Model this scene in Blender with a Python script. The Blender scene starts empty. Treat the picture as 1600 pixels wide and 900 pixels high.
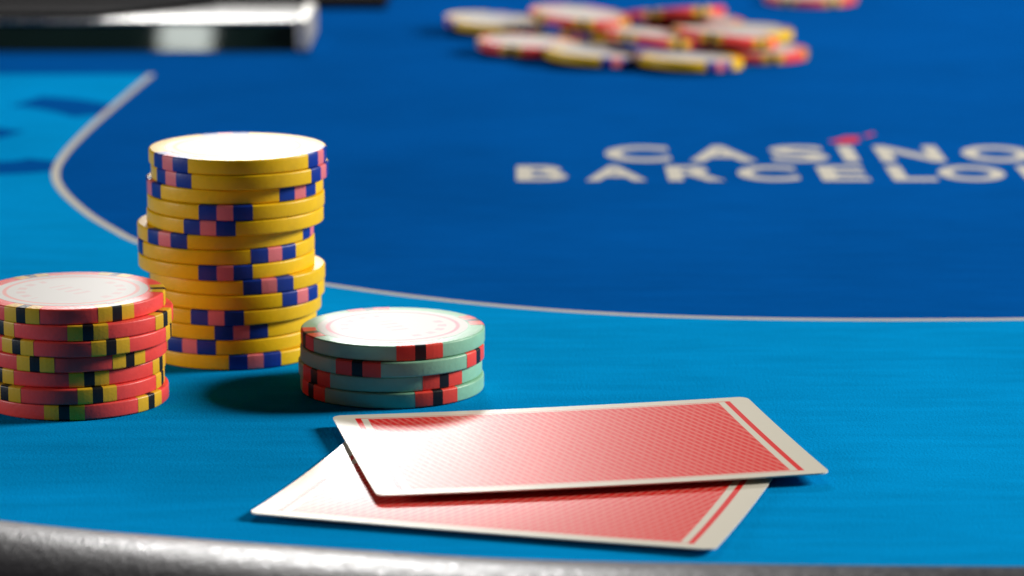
import bpy, bmesh, math, random
from mathutils import Vector, Matrix

sc = bpy.context.scene
MM = 0.001
R = math.radians

# ------------------------------------------------------------------ camera
F_PX, PITCH, CAM_H = 5090.0, R(11.753), 165.97          # focal length in pixels of 1600, tilt, height (mm)
cam_d = bpy.data.cameras.new('camera')
cam = bpy.data.objects.new('camera', cam_d)
sc.collection.objects.link(cam)
cam_d.sensor_fit = 'HORIZONTAL'
cam_d.sensor_width = 36.0
cam_d.lens = 36.0 * F_PX / 1600.0
cam_d.clip_start = 0.02
cam_d.clip_end = 50
cam.location = (0, 0, CAM_H * MM)
cam.rotation_euler = (R(90) - PITCH, 0, 0)
cam_d.dof.use_dof = True
cam_d.dof.focus_distance = 0.672
cam_d.dof.aperture_fstop = 19
sc.camera = cam

# ------------------------------------------------------------------ world, lamps, exposure
world = bpy.data.worlds.new('World')
sc.world = world
world.use_nodes = True
bg = world.node_tree.nodes['Background']
bg.inputs[0].default_value = (1.0, 0.86, 0.74, 1)
bg.inputs[1].default_value = 0.014


def area_lamp(name, az, el, dist, w, h, power, col=(1, 1, 1), target=(0, .66, 0)):
    """az: degrees to the right of straight ahead as seen from the cards, el: degrees above the table"""
    d = bpy.data.lights.new(name, 'AREA')
    d.shape = 'RECTANGLE'
    d.size, d.size_y = w, h
    d.energy = power
    d.color = col
    o = bpy.data.objects.new(name, d)
    sc.collection.objects.link(o)
    t = Vector(target)
    v = Vector((math.sin(R(az)) * math.cos(R(el)), math.cos(R(az)) * math.cos(R(el)), math.sin(R(el))))
    o.location = t + v * dist
    o.rotation_euler = (-v).to_track_quat('-Z', 'Y').to_euler()
    return o


area_lamp('key_lamp', 74, 27, 1.6, .42, .42, 40, (1, .95, .88))
area_lamp('back_lamp', -5.1, 25, 2.0, .26, .20, 15, (1, .98, .96))
area_lamp('fill_lamp', -93, 11.5, 1.6, .3, .2, 10, (1, .93, .90))
area_lamp('ceiling_spot', -172, 52, 1.6, .045, .032, .055, (.92, 1, .94), target=(-.15, 1.2, 0))

sc.view_settings.view_transform = 'Standard'
sc.view_settings.look = 'None'
sc.view_settings.gamma = 1
sc.view_settings.exposure = 0
sc.view_settings.use_curve_mapping = False


# ------------------------------------------------------------------ helpers
def depth(y, z=0.0):
    return y * math.cos(PITCH) + (CAM_H - z) * math.sin(PITCH)


def ground(px, py, z=0.0):
    """table position (mm) seen at a point of the photograph"""
    a = PITCH + math.atan((py - 450) / F_PX)
    y = (CAM_H - z) / math.tan(a)
    return ((px - 800) / F_PX * depth(y, z), y)


def new_obj(name, mesh, mat=None, parent=None):
    o = bpy.data.objects.new(name, mesh)
    sc.collection.objects.link(o)
    if mesh is not None and mat is not None and not mesh.materials:
        mesh.materials.append(mat)
    if parent is not None:
        o.parent = parent
    return o


def tag(o, label=None, cat=None, group=None, kind=None):
    for k, v in (('label', label), ('category', cat), ('group', group), ('kind', kind)):
        if v:
            o[k] = v
    return o


def empty(name, loc=(0, 0, 0)):
    o = bpy.data.objects.new(name, None)
    o.empty_display_size = .01
    sc.collection.objects.link(o)
    o.location = loc
    return o


def mesh_of(name, verts, faces, smooth=False):
    m = bpy.data.meshes.new(name)
    m.from_pydata([tuple(c * MM for c in v) for v in verts], [], faces)
    m.update()
    if smooth:
        for p in m.polygons:
            p.use_smooth = True
    return m


def auto_smooth(m, ang=35):
    bm = bmesh.new()
    bm.from_mesh(m)
    bmesh.ops.recalc_face_normals(bm, faces=bm.faces)
    for e in bm.edges:
        e.smooth = len(e.link_faces) == 2 and e.calc_face_angle(0) < R(ang)
    for f in bm.faces:
        f.smooth = True
    bm.to_mesh(m)
    bm.free()
    return m


def box_mesh(name, x0, x1, y0, y1, z0, z1, bev=0, seg=3):
    bm = bmesh.new()
    bmesh.ops.create_cube(bm, size=1)
    for v in bm.verts:
        v.co = Vector(((x0 + x1) / 2 + v.co.x * (x1 - x0), (y0 + y1) / 2 + v.co.y * (y1 - y0), (z0 + z1) / 2 + v.co.z * (z1 - z0))) * MM
    if bev:
        bmesh.ops.bevel(bm, geom=bm.edges[:], offset=bev * MM, segments=seg, profile=.5, affect='EDGES')
    m = bpy.data.meshes.new(name)
    bm.to_mesh(m)
    bm.free()
    return auto_smooth(m, 50)


# ------------------------------------------------------------------ materials
class NT:
    def __init__(s, name):
        s.m = bpy.data.materials.new(name)
        s.m.use_nodes = True
        s.t = s.m.node_tree
        s.b = s.t.nodes['Principled BSDF']

    def n(s, typ, **kw):
        q = s.t.nodes.new(typ)
        for k, v in kw.items():
            setattr(q, k, v)
        return q

    def l(s, a, b):
        s.t.links.new(a, b)

    def val(s, sock, v):
        if hasattr(v, 'is_linked') or hasattr(v, 'links'):
            s.l(v, sock)
        else:
            sock.default_value = v

    def math(s, op, a, b=0.0, c=0.0, clamp=False):
        q = s.n('ShaderNodeMath', operation=op, use_clamp=clamp)
        for i, v in enumerate((a, b, c)):
            s.val(q.inputs[i], v)
        return q.outputs[0]

    def mix(s, f, a, b):
        q = s.n('ShaderNodeMix', data_type='RGBA')
        s.val(q.inputs[0], f)
        for i, v in ((6, a), (7, b)):
            if isinstance(v, tuple):
                q.inputs[i].default_value = (*v, 1)
            else:
                s.l(v, q.inputs[i])
        return q.outputs[2]

    def coord(s):
        return s.n('ShaderNodeTexCoord').outputs['Object']

    def noise(s, scale, detail=3, rough=.55, vec=None):
        q = s.n('ShaderNodeTexNoise')
        q.inputs['Scale'].default_value = scale
        q.inputs['Detail'].default_value = detail
        q.inputs['Roughness'].default_value = rough
        s.l(vec if vec is not None else s.coord(), q.inputs['Vector'])
        return q.outputs['Fac']

    def band(s, x, lo, hi, soft):
        """1 between lo and hi with soft edges"""
        a = s.math('MULTIPLY', s.math('SUBTRACT', x, lo), 1 / soft, clamp=True)
        b = s.math('MULTIPLY', s.math('SUBTRACT', hi, x), 1 / soft, clamp=True)
        return s.math('MULTIPLY', a, b)

    def bump(s, h, dist, strength=1.0):
        q = s.n('ShaderNodeBump')
        q.inputs['Strength'].default_value = strength
        q.inputs['Distance'].default_value = dist
        s.l(h, q.inputs['Height'])
        s.l(q.outputs[0], s.b.inputs['Normal'])

    def base(s, c):
        if isinstance(c, tuple):
            s.b.inputs['Base Color'].default_value = (*c, 1)
        else:
            s.l(c, s.b.inputs['Base Color'])


def felt_mat(name, col, var=.22):
    t = NT(name)
    co = t.coord()
    big = t.noise(9, 3, .5, co)
    mp = t.n('ShaderNodeMapping')
    mp.inputs['Scale'].default_value = (1, 5, 1)
    t.l(co, mp.inputs['Vector'])
    nap = t.noise(38, 3, .6, mp.outputs[0])
    fine = t.noise(1700, 2, .6, co)
    f = t.math('ADD', t.math('MULTIPLY', big, .5), t.math('MULTIPLY', nap, .5))
    f = t.math('ADD', t.math('MULTIPLY', f, .8), t.math('MULTIPLY', fine, .2))
    f = t.math('MULTIPLY', t.math('SUBTRACT', f, .3), 2.5, clamp=True)
    lo = tuple(c * (1 - var) for c in col)
    hi = tuple(c * (1 + var) for c in col)
    t.base(t.mix(f, lo, hi))
    t.b.inputs['Roughness'].default_value = .95
    t.b.inputs['Specular IOR Level'].default_value = 0
    t.bump(fine, .00025, .6)
    return t.m


def plain(name, col, rough=.5, spec=.5, metal=0, var=.06, scale=300, bump=0.0, coat=0):
    t = NT(name)
    co = t.coord()
    n = t.noise(scale, 3, .6, co)
    t.base(t.mix(n, tuple(c * (1 - var) for c in col), tuple(min(1, c * (1 + var)) for c in col)))
    t.b.inputs['Roughness'].default_value = rough
    t.b.inputs['Specular IOR Level'].default_value = spec
    t.b.inputs['Metallic'].default_value = metal
    t.b.inputs['Coat Weight'].default_value = coat
    t.b.inputs['Coat Roughness'].default_value = .15
    if bump:
        t.bump(t.noise(scale * 4, 3, .6, co), bump, .6)
    return t.m


M = {}
M['felt_dark'] = felt_mat('felt_dark_blue', (.001, .075, .31))
M['felt_light'] = felt_mat('felt_light_blue', (.001, .255, .60))
M['print_white'] = plain('print_off_white', (.52, .50, .44), .9, .1, var=.12, scale=500)
M['print_red'] = plain('print_red', (.55, .02, .04), .9, .1, var=.1, scale=500)
M['print_blue'] = felt_mat('print_dark_blue', (.001, .075, .31))


def chip_mat(name, col):
    t = NT(name)
    co = t.coord()
    rn = t.n('ShaderNodeObjectInfo').outputs['Random']
    n = t.noise(330, 4, .65, co)
    grime = t.math('MULTIPLY', t.math('SUBTRACT', t.noise(95, 4, .7, co), .52), 3.0, clamp=True)
    c = t.mix(n, tuple(k * .86 for k in col), tuple(min(1, k * 1.1) for k in col))
    c = t.mix(t.math('MULTIPLY', rn, .16), c, tuple(k * .45 for k in col))
    c = t.mix(t.math('MULTIPLY', grime, .22), c, (.05, .04, .035))
    t.base(c)
    t.b.inputs['Specular IOR Level'].default_value = .32
    t.l(t.math('MULTIPLY_ADD', n, .16, .31), t.b.inputs['Roughness'])
    t.bump(t.noise(1100, 3, .6, co), .00009, .6)
    return t.m


M['yellow'] = chip_mat('chip_clay_yellow', (.91, .56, .003))
M['red'] = chip_mat('chip_clay_red', (.90, .075, .065))
M['green'] = chip_mat('chip_clay_green', (.28, .59, .40))
M['pink'] = chip_mat('chip_clay_pink', (.80, .20, .22))
M['blue'] = chip_mat('chip_clay_blue', (.004, .035, .30))
M['black'] = chip_mat('chip_clay_black', (.008, .008, .010))
M['gold'] = chip_mat('chip_clay_gold', (.78, .45, .02))
M['scarlet'] = chip_mat('chip_clay_scarlet', (.88, .07, .045))


def inlay_mat(name, col, ring, marks):
    """white printed label: a thin ring, a dashed ring of small print and a few marks in the middle"""
    t = NT(name)
    sx = t.n('ShaderNodeSeparateXYZ')
    t.l(t.coord(), sx.inputs[0])
    x = t.math('MULTIPLY', sx.outputs[0], 1000)
    y = t.math('MULTIPLY', sx.outputs[1], 1000)
    r = t.math('SQRT', t.math('ADD', t.math('MULTIPLY', x, x), t.math('MULTIPLY', y, y)))
    a = t.math('ARCTAN2', y, x)
    ring_f = t.band(r, 13.6, 14.7, .25)
    dash = t.math('GREATER_THAN', t.math('SINE', t.math('MULTIPLY', a, 17)), -.1)
    arc = t.math('GREATER_THAN', t.math('SINE', t.math('MULTIPLY', a, 2)), -.25)
    print_f = t.math('MULTIPLY', t.band(r, 9.6, 11.8, .3), t.math('MULTIPLY', dash, arc))
    mid = t.math('MULTIPLY', t.band(y, -2.2, 2.2, .3), t.math('MULTIPLY', t.band(x, -5.5, 5.5, .3),
                 t.math('GREATER_THAN', t.math('SINE', t.math('MULTIPLY', x, 2.1)), .2)))
    c = t.mix(t.math('MULTIPLY', ring_f, .85), col, ring)
    c = t.mix(t.math('MULTIPLY', print_f, .6), c, marks)
    c = t.mix(t.math('MULTIPLY', mid, .5), c, marks)
    t.base(c)
    t.b.inputs['Roughness'].default_value = .36
    t.b.inputs['Specular IOR Level'].default_value = .10
    return t.m


M['inlay_yellow'] = inlay_mat('inlay_yellow_chip', (.50, .51, .53), (.78, .55, .15), (.35, .33, .36))
M['inlay_red'] = inlay_mat('inlay_red_chip', (.58, .57, .55), (.72, .25, .22), (.60, .35, .35))
M['inlay_green'] = inlay_mat('inlay_green_chip', (.58, .57, .55), (.75, .12, .20), (.70, .22, .30))


def card_mat(w1, w2):
    t = NT('card_back_print')
    sx = t.n('ShaderNodeSeparateXYZ')
    t.l(t.coord(), sx.inputs[0])
    x = t.math('MULTIPLY', sx.outputs[0], 1000)
    y = t.math('MULTIPLY', sx.outputs[1], 1000)
    ax, ay = t.math('ABSOLUTE', x), t.math('ABSOLUTE', y)

    def inside(hx, hy):
        return t.math('MULTIPLY', t.math('MULTIPLY', t.math('SUBTRACT', hx, ax), 5, clamp=True),
                      t.math('MULTIPLY', t.math('SUBTRACT', hy, ay), 5, clamp=True))
    outer = inside(40.1, 28.9)
    inner = inside(38.9, 28.6)
    field = inside(37.5, 28.1)
    # diagonal lattice of fine white lines on the red field
    p = t.math('MULTIPLY_ADD', y, .30, t.math('MULTIPLY', x, .95))
    q = t.math('MULTIPLY_ADD', y, -.30, t.math('MULTIPLY', x, .95))
    h1 = t.math('MULTIPLY', t.math('ADD', t.math('SINE', t.math('MULTIPLY', p, 4.0)), .15), .9, clamp=True)
    h2 = t.math('MULTIPLY', t.math('ADD', t.math('SINE', t.math('MULTIPLY', q, 4.0)), .15), .9, clamp=True)
    hatch = t.math('MAXIMUM', t.math('MULTIPLY', h1, w1), t.math('MULTIPLY', h2, w2))
    white = (.72, .69, .58)
    red = (.78, .012, .010)
    c = t.mix(outer, white, red)
    c = t.mix(inner, c, white)
    fc = t.mix(t.math('MULTIPLY', hatch, .5), red, (.86, .34, .27))
    c = t.mix(field, c, fc)
    t.base(c)
    t.b.inputs['Roughness'].default_value = .25
    t.b.inputs['Specular IOR Level'].default_value = .5
    t.bump(t.noise(900, 2, .5), .00003, .5)
    return t.m


M['card_upper'] = card_mat(1.0, .3)
M['card_lower'] = card_mat(.3, 1.0)

t = NT('rail_leather')
co = t.coord()
h = t.math('ADD', t.noise(1150, 2, .5, co), t.math('MULTIPLY', t.noise(420, 2, .5, co), .7))
t.base((.035, .035, .04))
t.l(t.math('MULTIPLY_ADD', t.noise(520, 3, .65, co), .45, .13), t.b.inputs['Roughness'])
t.b.inputs['Specular IOR Level'].default_value = .34
t.bump(h, .00018, .6)
M['leather'] = t.m

t = NT('brushed_steel')
co = t.coord()
mp = t.n('ShaderNodeMapping')
mp.inputs['Scale'].default_value = (1, 40, 40)
t.l(co, mp.inputs['Vector'])
n = t.noise(40, 3, .6, mp.outputs[0])
t.base((.42, .42, .41))
t.b.inputs['Metallic'].default_value = 1
t.l(t.math('MULTIPLY_ADD', n, .15, .2), t.b.inputs['Roughness'])
M['steel'] = t.m
M['glass_dark'] = plain('dark_green_acrylic', (.006, .016, .015), .03, .6, var=.2, scale=60)
M['satin'] = plain('satin_aluminium', (.5, .49, .46), .5, .5, metal=.6)
M['black_plastic'] = plain('black_plastic', (.004, .004, .005), .8, .04, var=.2, scale=80)

# ------------------------------------------------------------------ table felt and its print
felt = new_obj('table_felt', mesh_of('table_felt', [(-900, 430, -.15), (900, 430, -.15), (900, 2600, -.15), (-900, 2600, -.15)], [(0, 1, 2, 3)]), M['felt_dark'])
tag(felt, kind='structure')


def catmull(pts, n=14):
    out = []
    P = [pts[0]] + list(pts) + [pts[-1]]
    for i in range(1, len(P) - 2):
        p0, p1, p2, p3 = [Vector(q) for q in P[i - 1:i + 3]]
        for k in range(n):
            u = k / n
            out.append(.5 * ((2 * p1) + (p2 - p0) * u + (2 * p0 - 5 * p1 + 4 * p2 - p3) * u * u + (3 * p1 - p0 - 3 * p2 + p3) * u ** 3))
    out.append(Vector(P[-2]))
    return out


line_px = [(237, 116), (205, 143), (165, 177), (128, 211), (100, 242), (87, 268), (95, 294), (130, 328), (175, 357), (225, 381),
           (330, 411), (430, 431), (510, 444), (640, 462), (800, 479), (960, 490), (1120, 496), (1300, 499), (1480, 499), (1640, 497), (1900, 486)]
line = catmull([ground(*p) for p in line_px])


def ribbon(name, pts, w, z, mat, parent, taper=False):
    vs, fs = [], []
    for i, p in enumerate(pts):
        d = (pts[min(i + 1, len(pts) - 1)] - pts[max(i - 1, 0)]).normalized()
        nrm = Vector((-d.y, d.x))
        ww = w / 2
        if taper:
            u = i / (len(pts) - 1)
            ww *= max(.08, math.sin(math.pi * u)) ** .6
        vs += [(p.x + nrm.x * ww, p.y + nrm.y * ww, z), (p.x - nrm.x * ww, p.y - nrm.y * ww, z)]
        if i:
            k = 2 * i
            fs.append((k - 2, k - 1, k + 1, k))
    return new_obj(name, mesh_of(name, vs, fs), mat, parent)


# the light blue playing zone in front of the line, cut along it
zy = ground(0, 116)[1]
poly = [(p.x, p.y, -.10) for p in line] + [(900, line[-1].y, -.10), (900, 435, -.10), (-900, 435, -.10), (-900, zy, -.10)]
bm = bmesh.new()
bv = [bm.verts.new(Vector(p) * MM) for p in poly]
be = [bm.edges.new((bv[i], bv[(i + 1) % len(bv)])) for i in range(len(bv))]
bmesh.ops.triangle_fill(bm, edges=be, use_beauty=True, normal=(0, 0, 1))
for f in bm.faces:
    if f.normal.z < 0:
        f.normal_flip()
zm = bpy.data.meshes.new('playing_zone')
bm.to_mesh(zm)
bm.free()
zone = new_obj('playing_zone', zm, M['felt_light'], felt)
zone['label'] = 'light blue printed zone along the front of the felt'
bl = ribbon('border_line', line, 2.4, -.05, M['print_white'], felt)
bl['label'] = 'thin off white line between dark and light blue felt'

for px, w in (([(40, 158), (75, 160), (110, 165), (140, 171), (166, 178)], 24), ([(-60, 263), (0, 262), (40, 260), (75, 256), (93, 252)], 24),
              ([(-60, 200), (-30, 204), (-5, 208), (20, 210)], 16)):
    ribbon('printed_stroke', catmull([ground(*p) for p in px], 8), w, -.06, M['print_blue'], felt)


# lettering printed on the felt
def letter(ch, x0, x1, y0, y1, mat):
    cu = bpy.data.curves.new('letter', 'FONT')
    cu.body = ch
    cu.offset = .032
    cu.resolution_u = 6
    ob = bpy.data.objects.new('tmp', cu)
    sc.collection.objects.link(ob)
    dg = bpy.context.evaluated_depsgraph_get()
    me = bpy.data.meshes.new_from_object(ob.evaluated_get(dg))
    bpy.data.objects.remove(ob)
    bpy.data.curves.remove(cu)
    xs = [v.co.x for v in me.vertices]
    ys = [v.co.y for v in me.vertices]
    ymid = (ground(0, y0)[1] + ground(0, y1)[1]) / 2
    gx0, gx1 = ((x - 800) / F_PX * depth(ymid) for x in (x0, x1))
    gy1, gy0 = ground(0, y0)[1], ground(0, y1)[1]
    for v in me.vertices:
        v.co = Vector((gx0 + (v.co.x - min(xs)) / (max(xs) - min(xs)) * (gx1 - gx0),
                       gy0 + (v.co.y - min(ys)) / (max(ys) - min(ys)) * (gy1 - gy0), -.05)) * MM
    me.materials.clear()
    o = new_obj('letter', me, mat, felt)
    o['label'] = 'off white capital letter %s printed on dark blue felt' % ch
    return o


for ch, a, b in (('C', 945, 1046), ('A', 1074, 1178), ('S', 1204, 1292), ('I', 1314, 1337), ('N', 1371, 1470), ('O', 1503, 1612)):
    letter(ch, a, b, 228, 252, M['print_white'])
for ch, a, b in (('B', 807, 886), ('A', 914, 1008), ('R', 1042, 1130), ('C', 1152, 1246), ('E', 1280, 1354), ('L', 1390, 1458), ('O', 1466, 1570), ('N', 1596, 1682), ('A', 1704, 1798)):
    letter(ch, a, b, 259, 282, M['print_white'])
for px in ([(1294, 221), (1322, 213), (1342, 213), (1342, 222), (1318, 224)], [(1350, 211), (1364, 207), (1368, 209), (1353, 214)]):
    vs = [(*ground(*p), -.05) for p in px]
    o = new_obj('accent_mark', mesh_of('accent_mark', vs, [tuple(range(len(vs)))[::-1]]), M['print_red'], felt)
    o['label'] = 'small red accent stroke above the letter I'

# ------------------------------------------------------------------ padded leather rail
edge_px = [(-500, 772), (-250, 788), (0, 808), (100, 818), (200, 829), (300, 838), (500, 853), (650, 863), (800, 872), (1000, 878), (1300, 882), (1600, 884), (1900, 885), (2200, 884)]
path = catmull([ground(*p) for p in edge_px], 6)
RR, ZC, TH = 34.0, -25.0, R(16.4)
S = (RR / math.cos(TH) + ZC) / math.tan(TH)
vs, fs = [], []
NP = 40
for i, p in enumerate(path):
    d = (path[min(i + 1, len(path) - 1)] - path[max(i - 1, 0)]).normalized()
    nrm = Vector((d.y, -d.x))
    if nrm.y > 0:
        nrm = -nrm
    for k in range(NP):
        a = 2 * math.pi * k / NP
        off = S + RR * 1.0 * math.cos(a)
        vs.append((p.x + nrm.x * off, p.y + nrm.y * off, ZC + RR * math.sin(a)))
    if i:
        for k in range(NP):
            k2 = (k + 1) % NP
            fs.append(((i - 1) * NP + k, (i - 1) * NP + k2, i * NP + k2, i * NP + k))
fs.append(tuple(range(NP)))
fs.append(tuple(range((len(path) - 1) * NP, len(path) * NP)))
rail = new_obj('table_rail', auto_smooth(mesh_of('table_rail', vs, fs), 60), M['leather'])
tag(rail, 'padded black leather rail along the front edge of the blue table', 'table rail')

# ------------------------------------------------------------------ chips
CR, CT, PITCH_Z = 20.0, 3.3, 3.4


def rim_profile(r0, grow=0.0, bev=.42):
    """half section from (r0, bottom) round the edge to (r0, top)"""
    Rr = CR + grow
    z0, z1 = -grow, CT + grow
    pts = [(r0, z0)]
    for k in range(5):
        a = R(-90 + 22.5 * k)
        pts.append((Rr - bev + bev * math.cos(a), z0 + bev + bev * math.sin(a)))
    for k in range(5):
        a = R(22.5 * k)
        pts.append((Rr - bev + bev * math.cos(a), z1 - bev + bev * math.sin(a)))
    pts.append((r0, z1))
    return pts


def chip_body():
    pr = rim_profile(14.6)
    n, N = len(pr), 72
    vs, fs = [], []
    for i in range(N):
        a = 2 * math.pi * i / N
        vs += [(r * math.cos(a), r * math.sin(a), z) for r, z in pr]
    for i in range(N):
        j = (i + 1) % N
        for k in range(n - 1):
            fs.append((i * n + k, j * n + k, j * n + k + 1, i * n + k + 1))
    fs.append(tuple(i * n for i in range(N))[::-1])
    fs.append(tuple(i * n + n - 1 for i in range(N)))
    return auto_smooth(mesh_of('chip_body', vs, fs), 40)


def sector(deg):
    pr = rim_profile(16.8, .035)
    n = len(pr)
    st = max(3, int(deg / 3))
    vs, fs = [], []
    for i in range(st + 1):
        a = R(-deg / 2 + deg * i / st)
        vs += [(r * math.cos(a), r * math.sin(a), z) for r, z in pr]
    for i in range(st):
        for k in range(n - 1):
            fs.append((i * n + k, (i + 1) * n + k, (i + 1) * n + k + 1, i * n + k + 1))
    return auto_smooth(mesh_of('edge_insert', vs, fs), 40)


def disc(r, z):
    N = 64
    return mesh_of('inlay', [(r * math.cos(2 * math.pi * i / N), r * math.sin(2 * math.pi * i / N), z) for i in range(N)], [tuple(range(N))])


KIND = {  # body, number of groups, inserts (width deg, material)
    'yellow': (3, ((12, 'blue'), (10.5, 'pink'), (12.5, 'blue'))),
    'red': (6, ((9, 'gold'), (6.5, 'black'), (9, 'gold'))),
    'green': (4, ((11.5, 'scarlet'), (7, 'black'), (11.5, 'scarlet'))),
}
body_base, disc_base = chip_body(), disc(16.4, CT + .03)
BODY, DISC, SECT = {}, {}, {}
for k, (ng, ins) in KIND.items():
    BODY[k] = body_base.copy()
    BODY[k].materials.append(M[k])
    DISC[k] = disc_base.copy()
    DISC[k].materials.append(M['inlay_' + k])
    for w, m in ins:
        if (w, m) not in SECT:
            SECT[(w, m)] = sector(w)
            SECT[(w, m)].materials.append(M[m])
rnd = random.Random(4)


def chip(kind, x, y, z, phase, label, group, tilt=None, world_phase=False):
    """phase: degrees of one insert group to the right of the side that faces the camera"""
    root = empty('poker_chip', (x * MM, y * MM, z * MM))
    base = phase if world_phase else math.degrees(math.atan2(-y, -x)) + phase
    root.rotation_euler = (tilt[0], tilt[1], 0) if tilt else (0, 0, 0)
    tag(root, label, 'poker chip', group)
    b = new_obj('body', BODY[kind], None, root)
    b.rotation_euler.z = R(rnd.uniform(0, 360))
    ng, ins = KIND[kind]
    tot = sum(w for w, m in ins)
    for g in range(ng):
        a = base + g * 360 / ng - tot / 2
        for w, m in ins:
            o = new_obj('edge_insert', SECT[(w, m)], None, root)
            o.rotation_euler.z = R(a + w / 2)
            a += w
    o = new_obj('inlay', DISC[kind], None, root)
    o.rotation_euler.z = R(base + rnd.uniform(0, 60))
    return root


ORD = ['top', 'second', 'third', 'fourth', 'fifth', 'sixth', 'seventh', 'eighth', 'ninth', 'tenth', 'eleventh', 'twelfth', 'thirteenth', 'bottom']


def stack(kind, y0, rows, desc, group):
    n = len(rows)
    for i, (cx, ph) in enumerate(rows):
        z = (n - 1 - i) * PITCH_Z + .04
        y = y0 + rnd.uniform(-.7, .7)
        x = (cx - 800) / F_PX * depth(y, z)
        pos = 'topmost' if i == 0 else ('bottom' if i == n - 1 else ORD[i] + ' from the top')
        chip(kind, x, y, z, ph, '%s poker chip, %s in the %s' % (kind, pos, desc), group)


stack('yellow', 727.0, [(371.5, -51), (375, -50), (367, 47), (369, -7), (368, -17.5), (353, -43), (354, 33), (354.5, -1), (371, 21),
                        (370, 48), (365, -11), (358, 8), (360, -27), (366, 14)], 'tall yellow stack', 'chips in the tall yellow stack')
stack('red', 681.3, [(112, 28), (124, 5), (122, 20), (115, 36), (113, 10), (111, 16), (118, 53)], 'red stack at the left edge', 'chips in the red stack')
stack('green', 691.9, [(614, 17), (613, -22), (610, 35), (613, 29)], 'short green stack beside the cards', 'chips in the green stack')

# loose pile far back on the felt: kind, centre in the photograph, height (mm), insert phase, tilt (deg), label
pile = [
    ('yellow', 772, 30, 1.9, 50, (1, 4), 'yellow poker chip at the left end of the far pile'),
    ('red', 905, 20, 6.6, 5, (2, 5), 'red poker chip raised at the back of the far pile'),
    ('red', 826, 64, 1.4, 40, (0, 3), 'red poker chip at the front left of the far pile'),
    ('yellow', 932, 79, 1.5, 22, (0, 4), 'yellow poker chip left of centre in the far pile front row'),
    ('yellow', 1076, 87, 1.2, 36, (-1, 3), 'yellow poker chip nearest the camera in the far pile'),
    ('red', 1026, 52, 6.0, 25, (-2, 6), 'red poker chip lying across two yellow ones in the far pile'),
    ('red', 1056, 15, 5.6, 33, (-9, -3), 'red poker chip tilted away at the very back of the far pile'),
    ('red', 1132, 50, 6.2, 45, (-3, 7), 'bright red poker chip right of centre in the far pile'),
    ('red', 1180, 76, 0.1, 20, (0, 0), 'red poker chip at the right end of the far pile'),
    ('yellow', 1160, 46, 0.1, -10, (0, 0), 'yellow poker chip half hidden at the right back of the far pile'),
    ('yellow', 955, 44, 0.1, 80, (0, 0), 'yellow poker chip buried in the middle of the far pile'),
    ('red', 1085, 32, 0.1, 12, (0, 0), 'red poker chip under the back right of the far pile'),
    ('red', 1266, -9, 0.1, 30, (0, 0), 'single red poker chip lying apart behind the far pile'),
]
for kind, px, py, z, ph, (tx, ty), lab in pile:
    x, y = ground(px, py, z + CT)
    chip(kind, x, y, z, ph, lab, 'loose chips in the far pile', (R(tx), R(ty)))


# ------------------------------------------------------------------ playing cards
def card_mesh(zf):
    """rounded card with a slight bow; local frame in mm"""
    hx, hy, cr, th = 44.45, 31.75, 2.2, .3
    out = []
    for cx, cy, a0 in ((hx - cr, hy - cr, 0), (-hx + cr, hy - cr, 90), (-hx + cr, -hy + cr, 180), (hx - cr, -hy + cr, 270)):
        for k in range(7):
            a = R(a0 + 15 * k)
            out.append((cx + cr * math.cos(a), cy + cr * math.sin(a)))
    bm = bmesh.new()
    f = bm.faces.new([bm.verts.new((x, y, 0)) for x, y in out])
    for ax, half, n in ((0, hx, 22), (1, hy, 16)):
        for i in range(1, n):
            c = -half + 2 * half * i / n
            no = (1, 0, 0) if ax == 0 else (0, 1, 0)
            co = (c, 0, 0) if ax == 0 else (0, c, 0)
            bmesh.ops.bisect_plane(bm, geom=bm.verts[:] + bm.edges[:] + bm.faces[:], plane_co=co, plane_no=no)
    r = bmesh.ops.extrude_face_region(bm, geom=bm.faces[:])
    for v in r['geom']:
        if isinstance(v, bmesh.types.BMVert):
            v.co.z += th
    for v in bm.verts:
        v.co.z += zf(v.co.x, v.co.y)
        v.co *= MM
    m = bpy.data.meshes.new('playing_card')
    bm.to_mesh(m)
    bm.free()
    return auto_smooth(m, 40)


def card(cx, cy, ang, zf, mat, label):
    o = new_obj('playing_card', card_mesh(zf), mat)
    o.location = (cx * MM, cy * MM, 0)
    o.rotation_euler.z = ang
    tag(o, label, 'playing card', 'face down playing cards')
    return o


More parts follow.
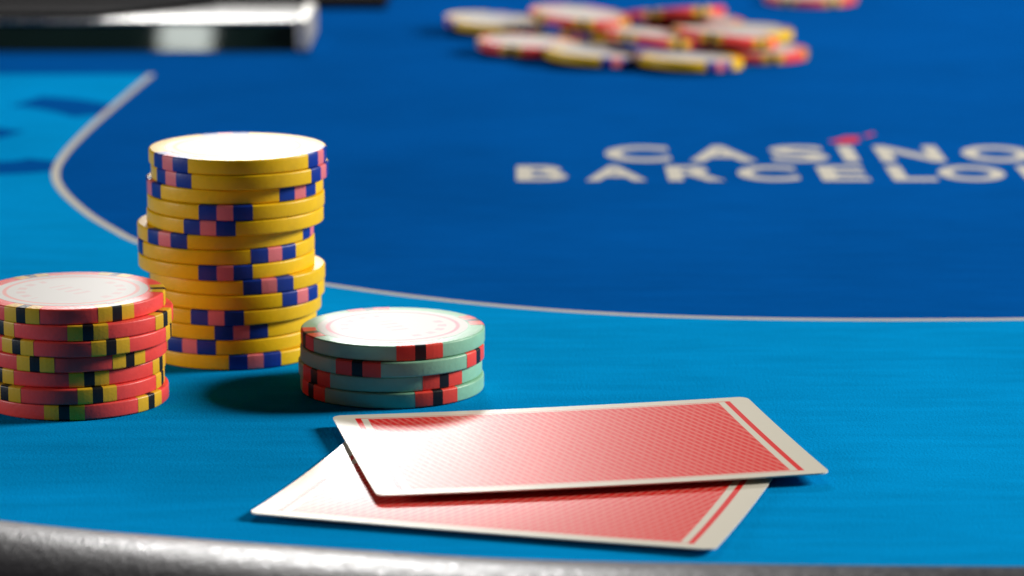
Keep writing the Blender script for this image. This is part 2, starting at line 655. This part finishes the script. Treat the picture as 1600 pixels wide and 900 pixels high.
card(2.17, 604.27, -.277, lambda x, y: .02 + .75 * (y / 31.75) ** 2 + .25 * (x / 44.45) ** 2, M['card_lower'], 'red backed playing card underneath, nearest the leather rail')
card(12.19, 634.07, .19, lambda x, y: 1.35 + .35 * (x / 44.45) ** 2 + .25 * (y / 31.75) ** 2, M['card_upper'], 'red backed playing card lying on top of the other card')

# ------------------------------------------------------------------ metal tray and black slab at the back left
ty0 = ground(0, 80)[1]
tx1 = (474 - 800) / F_PX * depth(ty0)
tray = empty('chip_tray', (-.2, ty0 * MM, 0))
tag(tray, 'low steel chip tray with dark glossy front behind the chip stacks', 'chip tray')


def local(m):
    m.transform(Matrix.Translation((.2, -ty0 * MM, 0)))
    return m


TL = -420
vs = [(TL, ty0, .1), (tx1 - 3, ty0, .1), (tx1 - 3, ty0 + 5.5, 10), (TL, ty0 + 5.5, 10), (TL, ty0 + 60, .1), (tx1 - 3, ty0 + 60, .1), (tx1 - 3, ty0 + 60, 10), (TL, ty0 + 60, 10)]
new_obj('front_panel', local(auto_smooth(mesh_of('front_panel', vs, [(0, 1, 2, 3), (5, 4, 7, 6), (4, 0, 3, 7), (1, 5, 6, 2), (3, 2, 6, 7), (4, 5, 1, 0)]), 20)), M['glass_dark'], tray)
new_obj('top_plate', local(box_mesh('top_plate', TL, tx1 - 2.4, ty0 + 4.5, ty0 + 52, 10.1, 11.4, .4)), M['steel'], tray)
new_obj('end_bracket', local(box_mesh('end_bracket', tx1 - 2.9, tx1 + 2.2, ty0 - .4, ty0 + 54, .1, 12.2, 1.0)), M['satin'], tray)
vs = [(TL, ty0 + 8, 11.5), (-160, ty0 + 8, 11.5), (-118, ty0 + 50, 11.5), (TL, ty0 + 50, 11.5)]
vs += [(x, y, 13.5) for x, y, z in vs]
new_obj('black_lid', local(auto_smooth(mesh_of('black_lid', vs, [(3, 2, 1, 0), (4, 5, 6, 7), (0, 1, 5, 4), (1, 2, 6, 5), (2, 3, 7, 6), (3, 0, 4, 7)]), 20)), M['black_plastic'], tray)

sy = ground(0, 14)[1]
sx1 = (604 - 800) / F_PX * depth(sy)
slab = new_obj('black_tray', box_mesh('black_tray', -460, sx1, sy, sy + 120, .1, 4.5, 1.5), M['black_plastic'])
tag(slab, 'flat black tray on the felt behind the steel chip tray', 'tray')
